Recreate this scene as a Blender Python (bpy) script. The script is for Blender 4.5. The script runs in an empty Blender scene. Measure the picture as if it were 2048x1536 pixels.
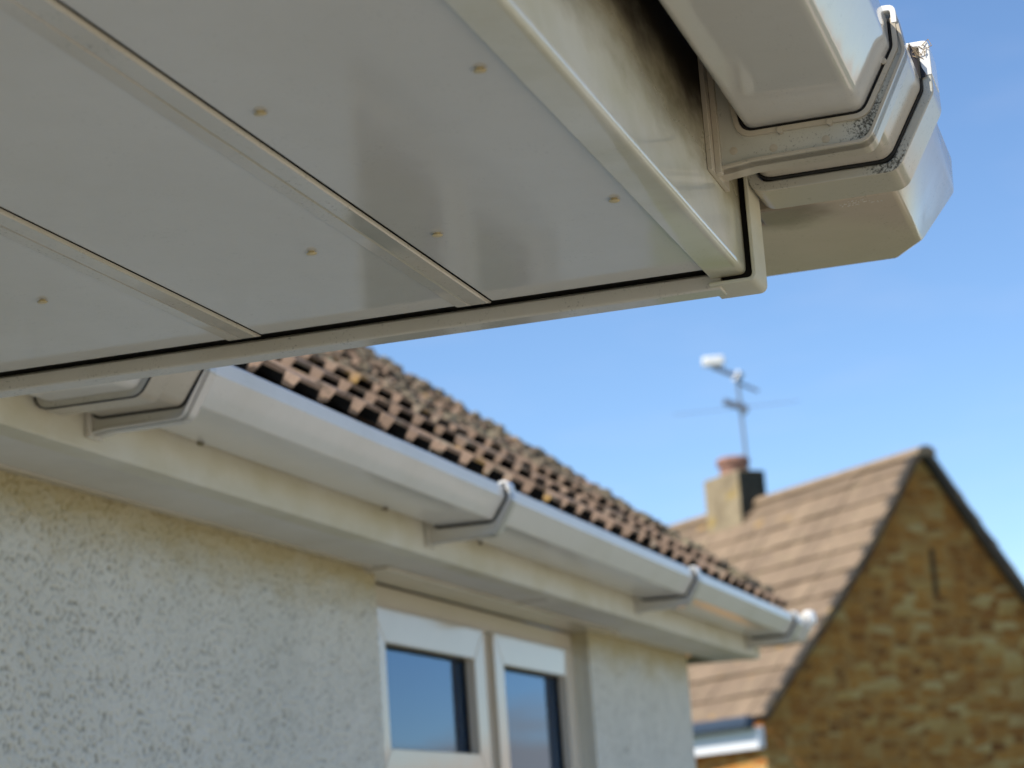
import bpy, bmesh, math, random
from mathutils import Vector, Matrix, noise

random.seed(7)
S = bpy.context.scene
COL = S.collection
R = math.radians
H = 1.8                      # eye height above the patio; shapes below are given relative to the eye
# ------------------------------------------------------------------ camera
cam_d = bpy.data.cameras.new('camera')
cam = bpy.data.objects.new('camera', cam_d)
COL.objects.link(cam)
S.camera = cam
right = Vector((0.30125974, -0.95104655, -0.06894225))
down = Vector((0.17916951, 0.12747163, -0.97552513))
fwd = Vector((0.93655799, 0.28153409, 0.20880061))
m = Matrix((right, -down, -fwd)).transposed().to_4x4()
m.translation = (0, 0, H)
cam.matrix_world = m
cam_d.sensor_fit = 'HORIZONTAL'
cam_d.sensor_width = 36
cam_d.lens = 4328.43 / 2048 * 36
cam_d.clip_start = 0.05
cam_d.clip_end = 2000
cam_d.dof.use_dof = True
cam_d.dof.focus_distance = 1.50
cam_d.dof.aperture_fstop = 11.0
cam_d.dof.aperture_blades = 0
# ------------------------------------------------------------------ sky and sun
SUN_AZ, SUN_EL = R(137), R(45)         # azimuth counted from +X towards +Y
W = bpy.data.worlds.new('World')
S.world = W
W.use_nodes = True
wn, wl = W.node_tree.nodes, W.node_tree.links
bg = wn['Background']
sky = wn.new('ShaderNodeTexSky')
sky.sky_type = 'NISHITA'
sky.sun_disc = False
sky.sun_elevation = SUN_EL
sky.sun_rotation = R(90) - SUN_AZ
sky.air_density = 1.0
sky.dust_density = 0.0
sky.ozone_density = 4.0
sky.altitude = 1200
hs = wn.new('ShaderNodeHueSaturation')
hs.inputs['Saturation'].default_value = 1.04
wl.new(sky.outputs[0], hs.inputs['Color'])
tc = wn.new('ShaderNodeTexCoord')
cm = wn.new('ShaderNodeMapping')
cm.inputs['Scale'].default_value = (5.5, 5.5, 22)
wl.new(tc.outputs['Generated'], cm.inputs['Vector'])
cn = wn.new('ShaderNodeTexNoise')
cn.inputs['Scale'].default_value = 1.0
cn.inputs['Detail'].default_value = 6
wl.new(cm.outputs[0], cn.inputs['Vector'])
cr = wn.new('ShaderNodeValToRGB')
cr.color_ramp.elements[0].position, cr.color_ramp.elements[1].position = .42, .55
wl.new(cn.outputs['Fac'], cr.inputs[0])
cz = wn.new('ShaderNodeSeparateXYZ')
wl.new(tc.outputs['Generated'], cz.inputs[0])
cb = wn.new('ShaderNodeMapRange')
cb.inputs['From Min'].default_value, cb.inputs['From Max'].default_value = .095, .05
wl.new(cz.outputs['Z'], cb.inputs['Value'])
ck = wn.new('ShaderNodeMath')
ck.operation = 'MULTIPLY'
wl.new(cr.outputs[0], ck.inputs[0])
wl.new(cb.outputs[0], ck.inputs[1])
cx = wn.new('ShaderNodeMix')
cx.data_type = 'RGBA'
cx.inputs['B'].default_value = (6.2, 5.2, 4.5, 1)
wl.new(ck.outputs[0], cx.inputs['Factor'])
wl.new(hs.outputs[0], cx.inputs['A'])
w2 = wn.new('ShaderNodeMapping')
w2.inputs['Scale'].default_value = (14, 14, 60)
wl.new(tc.outputs['Generated'], w2.inputs['Vector'])
w3 = wn.new('ShaderNodeTexNoise')
w3.inputs['Detail'].default_value = 5
w3.inputs['Scale'].default_value = 1.0
wl.new(w2.outputs[0], w3.inputs['Vector'])
w4 = wn.new('ShaderNodeMapRange')
w4.inputs['From Min'].default_value, w4.inputs['From Max'].default_value = .50, .72
w4.inputs['To Max'].default_value = .035
wl.new(w3.outputs['Fac'], w4.inputs['Value'])
w5 = wn.new('ShaderNodeMix')
w5.data_type = 'RGBA'
w5.inputs['B'].default_value = (5.6, 5.2, 5.6, 1)
wl.new(w4.outputs[0], w5.inputs['Factor'])
wl.new(hs.outputs[0], w5.inputs['A'])
wl.new(w5.outputs['Result'], cx.inputs['A'])
wl.new(cx.outputs['Result'], bg.inputs['Color'])
bg.inputs['Strength'].default_value = 0.148
sd = bpy.data.lights.new('sun', 'SUN')
sd.energy = 5.0
sd.angle = R(0.53)
sd.color = (1.0, 0.92, 0.80)
sun = bpy.data.objects.new('sun', sd)
COL.objects.link(sun)
sv = Vector((math.cos(SUN_AZ) * math.cos(SUN_EL), math.sin(SUN_AZ) * math.cos(SUN_EL), math.sin(SUN_EL)))
sun.rotation_euler = sv.to_track_quat('Z', 'Y').to_euler()
sun.location = (0, 0, 30)
S.view_settings.view_transform = 'Standard'
S.view_settings.look = 'None'
S.view_settings.gamma = 1
S.view_settings.exposure = 0.30
S.cycles.max_bounces = 10
S.cycles.diffuse_bounces = 6
S.cycles.sample_clamp_indirect = 8


# ------------------------------------------------------------------ materials
def mat(name):
    mt = bpy.data.materials.new(name)
    mt.use_nodes = True
    nt = mt.node_tree
    return mt, nt, nt.nodes, nt.links, nt.nodes['Principled BSDF']


def N(nt, kind, **kw):
    n = nt.nodes.new(kind)
    for k, v in kw.items():
        if k in n.inputs:
            n.inputs[k].default_value = v
        else:
            setattr(n, k, v)
    return n


def ramp(nt, a, b, ca=(0, 0, 0, 1), cb=(1, 1, 1, 1)):
    r = nt.nodes.new('ShaderNodeValToRGB')
    r.color_ramp.elements[0].position = a
    r.color_ramp.elements[1].position = b
    r.color_ramp.elements[0].color = ca
    r.color_ramp.elements[1].color = cb
    return r


def mix(nt, fac, a, b):
    x = nt.nodes.new('ShaderNodeMix')
    x.data_type = 'RGBA'
    for sock, v in ((x.inputs['Factor'], fac), (x.inputs['A'], a), (x.inputs['B'], b)):
        if hasattr(v, 'is_output'):
            nt.links.new(v, sock)
        else:
            sock.default_value = v
    return x.outputs['Result']


def mul(nt, a, b, op='MULTIPLY'):
    x = nt.nodes.new('ShaderNodeMath')
    x.operation = op
    for i, v in enumerate((a, b)):
        if hasattr(v, 'is_output'):
            nt.links.new(v, x.inputs[i])
        else:
            x.inputs[i].default_value = v
    return x.outputs[0]


def c4(*c):
    return (c[0], c[1], c[2], 1)


def wpos(nt, scale=(1, 1, 1)):
    g = nt.nodes.new('ShaderNodeNewGeometry')
    mp = nt.nodes.new('ShaderNodeMapping')
    mp.inputs['Scale'].default_value = scale
    nt.links.new(g.outputs['Position'], mp.inputs['Vector'])
    return mp.outputs[0]


def noise_tex(nt, vec, scale, detail=4, rough=0.55):
    n = N(nt, 'ShaderNodeTexNoise', Scale=scale, Detail=detail, Roughness=rough)
    nt.links.new(vec, n.inputs['Vector'])
    return n.outputs['Fac']


def pvc(name, base, stain, stain_lo=0.5, stain_hi=0.75, stain_amt=0.5, speck=0.0, rough=0.3,
        speck_scale=420, stain_scale=(5, 5, 5), bump=0.02, near_y=None, spec=.5):
    sp_level = spec
    mt, nt, nn, ll, p = mat(name)
    p.inputs['Specular IOR Level'].default_value = sp_level
    pos = wpos(nt)
    st = ramp(nt, stain_lo, stain_hi)
    ll.new(noise_tex(nt, wpos(nt, stain_scale), 1.0, 5), st.inputs[0])
    c = mix(nt, mul(nt, st.outputs[0], stain_amt), c4(*base), c4(*stain))
    fine = ramp(nt, 0.35, 0.7)
    ll.new(noise_tex(nt, pos, 38, 3), fine.inputs[0])
    c = mix(nt, mul(nt, fine.outputs[0], 0.10), c, c4(base[0] * .8, base[1] * .79, base[2] * .74))
    if speck:
        a = ramp(nt, 0.60, 0.67)
        ll.new(noise_tex(nt, pos, speck_scale, 2), a.inputs[0])
        b = ramp(nt, 0.48, 0.62)
        ll.new(noise_tex(nt, pos, 26, 3), b.inputs[0])
        k = mul(nt, a.outputs[0], b.outputs[0])
        if near_y:
            # mould grows where water hangs: around the low front corner
            g = nt.nodes.new('ShaderNodeNewGeometry')
            sp = nt.nodes.new('ShaderNodeSeparateXYZ')
            ll.new(g.outputs['Position'], sp.inputs[0])
            dy = mul(nt, mul(nt, sp.outputs[1], near_y[0], 'SUBTRACT'), 0, 'ADD')
            dy = mul(nt, dy, dy)
            e = mul(nt, dy, 1 / near_y[1] ** 2)
            inv = mul(nt, 1.0, mul(nt, 1.0, e, 'ADD'), 'DIVIDE')
            a2 = ramp(nt, 0.0, 0.16)
            nz = noise_tex(nt, pos, speck_scale * .8, 3, .7)
            ll.new(mul(nt, mul(nt, nz, inv, 'ADD'), 1.40, 'SUBTRACT'), a2.inputs[0])
            k = mul(nt, mul(nt, k, .6), a2.outputs[0], 'MAXIMUM')
        c = mix(nt, mul(nt, k, speck), c, c4(.03, .028, .02))
    ll.new(c, p.inputs['Base Color'])
    rr = ramp(nt, 0.3, 0.8, c4(rough * .8, 0, 0), c4(rough * 1.5, 0, 0))
    ll.new(noise_tex(nt, pos, 22, 4), rr.inputs[0])
    ll.new(rr.outputs[0], p.inputs['Roughness'])
    bp = N(nt, 'ShaderNodeBump', Strength=bump, Distance=0.02)
    ll.new(noise_tex(nt, pos, 14, 3), bp.inputs['Height'])
    ll.new(bp.outputs[0], p.inputs['Normal'])
    return mt


def shade_spot(mt, c, rad):
    """brown painted shade of a rounded hollow around one point"""
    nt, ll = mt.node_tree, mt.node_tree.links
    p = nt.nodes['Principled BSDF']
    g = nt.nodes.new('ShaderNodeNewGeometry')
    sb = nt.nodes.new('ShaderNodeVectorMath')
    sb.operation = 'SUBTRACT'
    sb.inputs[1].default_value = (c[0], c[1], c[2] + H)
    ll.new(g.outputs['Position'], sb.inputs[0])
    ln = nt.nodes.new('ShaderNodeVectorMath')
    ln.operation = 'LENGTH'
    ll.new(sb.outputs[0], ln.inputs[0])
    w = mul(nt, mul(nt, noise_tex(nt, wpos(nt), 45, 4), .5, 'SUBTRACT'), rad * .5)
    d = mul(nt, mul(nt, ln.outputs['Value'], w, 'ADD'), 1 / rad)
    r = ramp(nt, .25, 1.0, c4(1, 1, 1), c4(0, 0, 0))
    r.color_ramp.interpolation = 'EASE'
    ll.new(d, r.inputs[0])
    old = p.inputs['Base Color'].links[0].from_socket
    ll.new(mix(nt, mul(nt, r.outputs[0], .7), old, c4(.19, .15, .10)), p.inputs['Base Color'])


def plain(name, col, rough=0.5, var=0.15, scale=30, metallic=0.0):
    mt, nt, nn, ll, p = mat(name)
    r = ramp(nt, 0.3, 0.7)
    ll.new(noise_tex(nt, wpos(nt), scale, 4), r.inputs[0])
    c = mix(nt, r.outputs[0], c4(*[x * (1 - var) for x in col]), c4(*[x * (1 + var) for x in col]))
    ll.new(c, p.inputs['Base Color'])
    p.inputs['Roughness'].default_value = rough
    p.inputs['Metallic'].default_value = metallic
    return mt


M = {}
M['soffit'] = pvc('soffit_plastic', (.665, .655, .605), (.54, .51, .42), .42, .75, .5, 0.1, .36, bump=.012, stain_scale=(2.2, 4, 4))
M['eave_soffit'] = pvc('eave_soffit_plastic', (.70, .69, .63), (.55, .52, .42), .45, .75, .5, .1, .62, spec=0.0)
M['joint'] = pvc('joint_strip_plastic', (.62, .595, .525), (.48, .41, .28), .45, .75, .5, 0.4, .36, spec=.35)
M['fascia'] = pvc('fascia_plastic', (.71, .70, .61), (.52, .48, .30), .46, .70, .5, .12, .55, spec=0.0, stain_scale=(5, 5, 9))
def grimy(name, z0, z1):
    mt = pvc(name, (.76, .75, .66), (.50, .46, .25), .46, .70, .6, .12, .30, stain_scale=(5, 5, 9))
    nt, ll = mt.node_tree, mt.node_tree.links
    p = nt.nodes['Principled BSDF']
    g = nt.nodes.new('ShaderNodeNewGeometry')
    sp = nt.nodes.new('ShaderNodeSeparateXYZ')
    ll.new(g.outputs['Position'], sp.inputs[0])
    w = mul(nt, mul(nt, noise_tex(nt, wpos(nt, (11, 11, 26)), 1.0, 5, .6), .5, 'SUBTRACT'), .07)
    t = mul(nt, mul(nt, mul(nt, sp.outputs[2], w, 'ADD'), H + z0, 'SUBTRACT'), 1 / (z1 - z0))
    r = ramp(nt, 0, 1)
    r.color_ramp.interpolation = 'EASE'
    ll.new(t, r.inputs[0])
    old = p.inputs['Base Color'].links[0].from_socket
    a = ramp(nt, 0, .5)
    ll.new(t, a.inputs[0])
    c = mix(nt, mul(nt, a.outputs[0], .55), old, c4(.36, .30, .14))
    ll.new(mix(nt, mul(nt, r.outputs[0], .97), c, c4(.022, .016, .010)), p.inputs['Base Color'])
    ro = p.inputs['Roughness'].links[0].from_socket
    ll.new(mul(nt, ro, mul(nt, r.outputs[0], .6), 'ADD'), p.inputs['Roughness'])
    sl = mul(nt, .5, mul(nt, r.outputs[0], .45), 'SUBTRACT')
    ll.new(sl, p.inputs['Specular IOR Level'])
    return mt


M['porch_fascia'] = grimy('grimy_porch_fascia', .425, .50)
M['white'] = pvc('gutter_plastic', (.76, .74, .68), (.56, .52, .42), .5, .8, .35, .15, .46, spec=.12, bump=.01)
M['fitting'] = pvc('fitting_plastic', (.54, .485, .39), (.40, .34, .24), .42, .72, .6, .25, .62, spec=.12)
M['aged'] = pvc('aged_gutter_plastic', (.64, .62, .56), (.54, .49, .40), .5, .8, .35, .15, .34)
M['mould'] = pvc('mouldy_plastic', (.56, .55, .48), (.34, .31, .22), .45, .72, .6, .85, .5, 620, near_y=(.160, .036), spec=.25)
M['frame'] = pvc('window_plastic', (.64, .575, .47), (.55, .49, .37), .45, .8, .4, 0.1, .35, spec=.35)
M['old_wood'] = plain('weathered_soffit', (.16, .14, .09), .8, .3, 14)
M['corner'] = pvc('shaded_corner_plastic', (.58, .49, .37), (.42, .36, .26), .42, .72, .6, .25, .62, spec=.12)
shade_spot(M['corner'], (1.572, .252, .452), .052)  # shade of the inner corner's hollow, painted into the plastic
M['bright'] = pvc('sunlit_clip_plastic', (.85, .85, .83), (.8, .79, .74), .5, .8, .2, 0, .3)  # paler base colour paints sun glare onto the clips
M['seal'] = plain('black_rubber', (.008, .007, .006), .8)
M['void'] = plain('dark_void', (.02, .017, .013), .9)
M['pin'] = plain('yellowed_pin', (.62, .52, .30), .4, .1)
M['felt'] = plain('roof_felt', (.12, .12, .12), .9, .3, 60)
M['feather'] = plain('dark_feather', (.012, .009, .014), .6)
M['fibre'] = plain('dry_fibre', (.35, .26, .16), .8)
M['metal'] = plain('dull_aluminium', (.30, .34, .40), .45, .1, 20, .6)
M['antenna_white'] = plain('white_panel', (.85, .85, .82), .35, .03)
M['lead'] = plain('blue_grey_gutter', (.035, .055, .09), .5, .2)
M['fascia_white'] = plain('white_board', (.72, .74, .78), .4, .05)
M['curtain'] = plain('pale_curtain', (.62, .66, .66), .9, .05)
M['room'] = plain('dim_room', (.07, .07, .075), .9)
M['pot'] = plain('terracotta', (.30, .16, .115), .8, .25, 12)


def render_wall_mat():
    mt, nt, nn, ll, p = mat('roughcast_render')
    at = N(nt, 'ShaderNodeAttribute', attribute_name='relief')
    g = nt.nodes.new('ShaderNodeNewGeometry')
    sp = nt.nodes.new('ShaderNodeSeparateXYZ')
    ll.new(g.outputs['Position'], sp.inputs[0])
    # hollows of the roughcast coloured darker
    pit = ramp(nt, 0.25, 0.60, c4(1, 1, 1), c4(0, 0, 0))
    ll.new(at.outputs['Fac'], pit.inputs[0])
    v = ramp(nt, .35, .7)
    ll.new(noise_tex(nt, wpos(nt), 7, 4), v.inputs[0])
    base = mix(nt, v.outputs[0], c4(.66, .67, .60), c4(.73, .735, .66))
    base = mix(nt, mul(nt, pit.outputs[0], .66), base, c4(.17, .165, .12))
    # algae band below the soffit, with a ragged lower edge
    wob = noise_tex(nt, wpos(nt, (9, 9, 20)), 1.0, 5)
    zz = mul(nt, sp.outputs[2], mul(nt, mul(nt, wob, .5, 'SUBTRACT'), .13), 'ADD')
    al = ramp(nt, 0.0, 1.0)
    ll.new(mul(nt, mul(nt, zz, H + .352, 'SUBTRACT'), 12.0), al.inputs[0])
    base = mix(nt, mul(nt, al.outputs[0], .7), base, c4(.43, .34, .13))
    ll.new(base, p.inputs['Base Color'])
    p.inputs['Roughness'].default_value = .92
    bp = N(nt, 'ShaderNodeBump', Strength=.8, Distance=.003)
    ll.new(noise_tex(nt, wpos(nt), 260, 3), bp.inputs['Height'])
    ll.new(bp.outputs[0], p.inputs['Normal'])
    return mt


def tile_mat(name, a, b, dark, lichen, lichen_amt, scale=1.0):
    mt, nt, nn, ll, p = mat(name)
    at = N(nt, 'ShaderNodeAttribute', attribute_name='shade')
    v = ramp(nt, .3, .72)
    ll.new(noise_tex(nt, wpos(nt), 9 * scale, 6, .65), v.inputs[0])
    c = mix(nt, v.outputs[0], c4(*a), c4(*b))
    c = mix(nt, mul(nt, at.outputs['Fac'], .45), c, c4(*dark))
    l1 = ramp(nt, .57, .66)
    ll.new(noise_tex(nt, wpos(nt), 17 * scale, 5, .6), l1.inputs[0])
    c = mix(nt, mul(nt, l1.outputs[0], lichen_amt), c, c4(*lichen))
    l2 = ramp(nt, .62, .68)
    ll.new(noise_tex(nt, wpos(nt, (1, 1, 1.3)), 24 * scale, 4, .6), l2.inputs[0])
    c = mix(nt, mul(nt, l2.outputs[0], .8), c, c4(.07, .055, .035))
    l3 = ramp(nt, .66, .70)
    ll.new(noise_tex(nt, wpos(nt, (.9, 1.1, 1)), 6 * scale, 3, .5), l3.inputs[0])
    c = mix(nt, mul(nt, l3.outputs[0], .7), c, c4(.42, .25, .05))
    ll.new(c, p.inputs['Base Color'])
    p.inputs['Roughness'].default_value = .9
    bp = N(nt, 'ShaderNodeBump', Strength=.6, Distance=.01)
    ll.new(noise_tex(nt, wpos(nt), 60 * scale, 5, .7), bp.inputs['Height'])
    ll.new(bp.outputs[0], p.inputs['Normal'])
    return mt


def stone_mat():
    mt, nt, nn, ll, p = mat('ironstone_rubble')
    tc = nt.nodes.new('ShaderNodeTexCoord')
    mp = nt.nodes.new('ShaderNodeMapping')
    mp.inputs['Scale'].default_value = (5.4, 5.4, 14.0)
    ll.new(tc.outputs['Object'], mp.inputs['Vector'])
    dn = N(nt, 'ShaderNodeTexNoise', Scale=.9, Detail=3)
    ll.new(mp.outputs[0], dn.inputs['Vector'])
    ad = nt.nodes.new('ShaderNodeVectorMath')
    ad.operation = 'ADD'
    sc = nt.nodes.new('ShaderNodeVectorMath')
    sc.operation = 'SCALE'
    sc.inputs['Scale'].default_value = .45
    ll.new(dn.outputs['Color'], sc.inputs[0])
    ll.new(mp.outputs[0], ad.inputs[0])
    ll.new(sc.outputs[0], ad.inputs[1])
    vo = N(nt, 'ShaderNodeTexVoronoi', Scale=1.0, Randomness=.6)
    ll.new(ad.outputs[0], vo.inputs['Vector'])
    cr = nt.nodes.new('ShaderNodeValToRGB')
    e = cr.color_ramp.elements
    e[0].position, e[0].color = 0.0, c4(.22, .075, .014)
    e[1].position, e[1].color = 1.0, c4(.62, .42, .17)
    for pos, col in ((.25, c4(.44, .17, .028)), (.48, c4(.54, .235, .045)), (.66, c4(.34, .12, .022)), (.86, c4(.56, .32, .09))):
        k = e.new(pos)
        k.color = col
    sx = nt.nodes.new('ShaderNodeSeparateColor')
    ll.new(vo.outputs['Color'], sx.inputs[0])
    ll.new(sx.outputs[0], cr.inputs[0])
    ve = N(nt, 'ShaderNodeTexVoronoi', Scale=1.0, Randomness=.6, feature='DISTANCE_TO_EDGE')
    ll.new(ad.outputs[0], ve.inputs['Vector'])
    er = ramp(nt, .02, .12, c4(1, 1, 1), c4(0, 0, 0))
    ll.new(ve.outputs['Distance'], er.inputs[0])
    c = mix(nt, mul(nt, er.outputs[0], .55), cr.outputs[0], c4(.52, .32, .105))
    big = ramp(nt, .35, .7)
    n2 = N(nt, 'ShaderNodeTexNoise', Scale=1.3, Detail=4)
    ll.new(tc.outputs['Object'], n2.inputs['Vector'])
    ll.new(n2.outputs['Fac'], big.inputs[0])
    c = mix(nt, mul(nt, big.outputs[0], .45), c, c4(.34, .13, .024))
    ll.new(c, p.inputs['Base Color'])
    p.inputs['Roughness'].default_value = .95
    bp = N(nt, 'ShaderNodeBump', Strength=.8, Distance=.04)
    ll.new(ve.outputs['Distance'], bp.inputs['Height'])
    ll.new(bp.outputs[0], p.inputs['Normal'])
    return mt


def chimney_mat():
    mt, nt, nn, ll, p = mat('weathered_chimney')
    v = ramp(nt, .35, .65)
    ll.new(noise_tex(nt, wpos(nt), 5, 5), v.inputs[0])
    c = mix(nt, v.outputs[0], c4(.20, .155, .095), c4(.32, .26, .165))
    y = ramp(nt, .58, .66)
    ll.new(noise_tex(nt, wpos(nt, (1, 1, 1.4)), 3.4, 3), y.inputs[0])
    c = mix(nt, mul(nt, y.outputs[0], .7), c, c4(.34, .23, .04))
    ll.new(c, p.inputs['Base Color'])
    p.inputs['Roughness'].default_value = .95
    return mt


def glass_mat():
    mt, nt, nn, ll, p = mat('window_glass')
    nn.remove(p)
    out = nn['Material Output']
    gl = N(nt, 'ShaderNodeBsdfGlossy', Roughness=.0)
    gl.inputs['Color'].default_value = c4(.52, .71, 1)
    tr = nt.nodes.new('ShaderNodeBsdfTransparent')
    tr.inputs['Color'].default_value = c4(.72, .80, .82)
    fr = N(nt, 'ShaderNodeFresnel', IOR=1.95)
    ms = nt.nodes.new('ShaderNodeMixShader')
    ll.new(fr.outputs[0], ms.inputs[0])
    ll.new(tr.outputs[0], ms.inputs[1])
    ll.new(gl.outputs[0], ms.inputs[2])
    ll.new(ms.outputs[0], out.inputs[0])
    return mt


def ground_mat():
    mt, nt, nn, ll, p = mat('patio_and_grass')
    br = N(nt, 'ShaderNodeTexBrick', Scale=1.0)
    br.inputs['Color1'].default_value = c4(.60, .50, .36)
    br.inputs['Color2'].default_value = c4(.54, .45, .33)
    br.inputs['Mortar'].default_value = c4(.22, .2, .17)
    br.inputs['Mortar Size'].default_value = .008
    br.inputs['Brick Width'].default_value = .6
    br.inputs['Row Height'].default_value = .45
    ll.new(wpos(nt), br.inputs['Vector'])
    v = ramp(nt, .3, .7)
    ll.new(noise_tex(nt, wpos(nt), 3, 5), v.inputs[0])
    pav = mix(nt, mul(nt, v.outputs[0], .3), br.outputs['Color'], c4(.42, .36, .26))
    gr = mix(nt, noise_tex(nt, wpos(nt), 8, 5), c4(.04, .07, .02), c4(.10, .13, .04))
    g = nt.nodes.new('ShaderNodeNewGeometry')
    ln = nt.nodes.new('ShaderNodeVectorMath')
    ln.operation = 'LENGTH'
    ll.new(g.outputs['Position'], ln.inputs[0])
    md = mul(nt, ln.outputs['Value'], 13.0, 'GREATER_THAN')
    sx = nt.nodes.new('ShaderNodeSeparateXYZ')
    ll.new(g.outputs['Position'], sx.inputs[0])
    md = mul(nt, md, mul(nt, mul(nt, sx.outputs[0], 5.3, 'GREATER_THAN'), mul(nt, sx.outputs[1], -1.5, 'GREATER_THAN')), 'MAXIMUM')  # unseen grass by the house end, added to cut ground bounce light
    ll.new(mix(nt, md, pav, gr), p.inputs['Base Color'])
    p.inputs['Roughness'].default_value = .9
    return mt


M['render'] = render_wall_mat()
M['tile'] = tile_mat('roman_tile', (.235, .155, .104), (.325, .23, .16), (.11, .074, .048), (.30, .275, .20), .6)
M['moss'] = tile_mat('moss_and_lichen', (.17, .135, .085), (.31, .245, .165), (.07, .06, .03), (.36, .36, .22), .6, 2.0)
M['far_tile'] = tile_mat('far_roof_tile', (.215, .154, .098), (.29, .21, .136), (.12, .082, .054), (.28, .22, .13), .5, .45)
M['stone'] = stone_mat()
M['chimney'] = chimney_mat()
M['glass'] = glass_mat()
M['ground'] = ground_mat()
M['slit'] = plain('dark_brown_slit', (.10, .055, .02), .9)
M['verge'] = plain('dark_verge_board', (.05, .04, .03), .8, .3, 8)
M['shade_stone'] = plain('shaded_chimney_side', (.035, .037, .028), .95, .5, 6)


# ------------------------------------------------------------------ objects
def wloc(o):
    v = Vector(o.location)
    while o.parent:
        o = o.parent
        v += Vector(o.location)
    return v


def thing(name, label, cat, loc, group=None, kind=None):
    o = bpy.data.objects.new(name, None)
    COL.objects.link(o)
    o.location = (loc[0], loc[1], loc[2] + H)
    o['label'], o['category'] = label, cat
    if group:
        o['group'] = group
    return o


class MB:
    """collects faces in eye-relative coordinates; build() links them as one mesh object"""

    def __init__(self):
        self.v, self.f, self.mi, self.at = [], [], [], []

    def add(self, verts, faces, mi=0, at=0.0):
        b = len(self.v)
        self.v += [tuple(x) for x in verts]
        self.at += [at] * len(verts)
        for f in faces:
            self.f.append(tuple(i + b for i in f))
            self.mi.append(mi)
        return self

    def box(self, x0, x1, y0, y1, z0, z1, mi=0):
        vs = [(x, y, z) for x in (x0, x1) for y in (y0, y1) for z in (z0, z1)]
        return self.add(vs, [(0, 1, 3, 2), (4, 6, 7, 5), (0, 4, 5, 1), (2, 3, 7, 6), (0, 2, 6, 4), (1, 5, 7, 3)], mi)

    def prism(self, poly, x0, x1, mi=0, side_mi=None):
        """closed (y,z) polygon extruded along X"""
        n = len(poly)
        vs = [(x0, y, z) for y, z in poly] + [(x1, y, z) for y, z in poly]
        self.add(vs, [tuple(range(n)), tuple(range(2 * n - 1, n - 1, -1))], mi if side_mi is None else side_mi)
        b = len(self.v) - 2 * n
        for i in range(n):
            j = (i + 1) % n
            self.f.append((b + i, b + n + i, b + n + j, b + j))
            self.mi.append(mi)
        return self

    def loft(self, secs, closed=True, cap=True, mi=0):
        n = len(secs[0])
        b = len(self.v)
        for s in secs:
            self.v += [tuple(p) for p in s]
            self.at += [0.0] * n
        for k in range(len(secs) - 1):
            for i in range(n if closed else n - 1):
                j = (i + 1) % n
                self.f.append((b + k * n + i, b + (k + 1) * n + i, b + (k + 1) * n + j, b + k * n + j))
                self.mi.append(mi)
        if cap:
            self.f.append(tuple(b + i for i in range(n)))
            self.f.append(tuple(b + (len(secs) - 1) * n + i for i in range(n - 1, -1, -1)))
            self.mi += [mi, mi]
        return self

    def tube(self, a, c, r, seg=10, r2=None, mi=0):
        a, c = Vector(a), Vector(c)
        d = (c - a).normalized()
        u = d.orthogonal().normalized()
        w = d.cross(u)
        r2 = r if r2 is None else r2
        ring = lambda p, q: [p + (u * math.cos(t) + w * math.sin(t)) * q for t in [2 * math.pi * i / seg for i in range(seg)]]
        return self.loft([ring(a, r), ring(c, r2)], mi=mi)

    def build(self, name, mats, parent=None, bevel=0.0, smooth=35, seg=2, attr=None):
        me = bpy.data.meshes.new(name)
        off = wloc(parent) if parent else Vector((0, 0, 0))
        me.from_pydata([(x - off.x, y - off.y, z + H - off.z) for x, y, z in self.v], [], self.f)
        if not isinstance(mats, (list, tuple)):
            mats = [mats]
        for k in mats:
            me.materials.append(k)
        me.polygons.foreach_set('material_index', self.mi)
        bm = bmesh.new()
        bm.from_mesh(me)
        bmesh.ops.recalc_face_normals(bm, faces=bm.faces)
        bm.to_mesh(me)
        bm.free()
        if attr:
            al = me.attributes.new(attr, 'FLOAT', 'POINT')
            al.data.foreach_set('value', self.at)
        if smooth:
            me.polygons.foreach_set('use_smooth', [True] * len(me.polygons))
            me.set_sharp_from_angle(angle=R(smooth))
        o = bpy.data.objects.new(name, me)
        COL.objects.link(o)
        if parent:
            o.parent = parent
        if bevel:
            b = o.modifiers.new('bevel', 'BEVEL')
            b.width = bevel
            b.segments = seg
            b.limit_method = 'ANGLE'
            b.angle_limit = R(35)
        return o


def tag(o, label, cat, group=None):
    o['label'], o['category'] = label, cat
    if group:
        o['group'] = group
    return o


def fillet(pts, rad, seg=5, closed=False):
    out = []
    n = len(pts)
    for i, p in enumerate(pts):
        r = rad[i] if isinstance(rad, (list, tuple)) else rad
        if (not closed and i in (0, n - 1)) or r == 0:
            out.append(p)
            continue
        a, b, c = Vector(pts[i - 1]), Vector(p), Vector(pts[(i + 1) % n])
        u, v = (a - b), (c - b)
        ang = u.angle(v)
        t = min(r / math.tan(ang / 2), u.length * .49, v.length * .49)
        q0, q1 = b + u.normalized() * t, b + v.normalized() * t
        for k in range(seg + 1):
            s = k / seg
            w = q0.lerp(b, s).lerp(b.lerp(q1, s), s)
            out.append((w.x, w.y))
    return out


def offset(pts, d):
    """open polyline pushed outwards by d (outwards = below and in front for rear-to-front order)"""
    res = []
    n = len(pts)
    nor = []
    for i in range(n - 1):
        t = (Vector(pts[i + 1]) - Vector(pts[i])).normalized()
        nor.append(Vector((-t.y, t.x)))
    for i in range(n):
        if i == 0:
            q = nor[0]
            k = 1
        elif i == n - 1:
            q = nor[-1]
            k = 1
        else:
            q = (nor[i - 1] + nor[i]).normalized()
            k = 1 / max(.4, q.dot(nor[i]))
        res.append((pts[i][0] + q.x * d * k, pts[i][1] + q.y * d * k))
    return res


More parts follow.
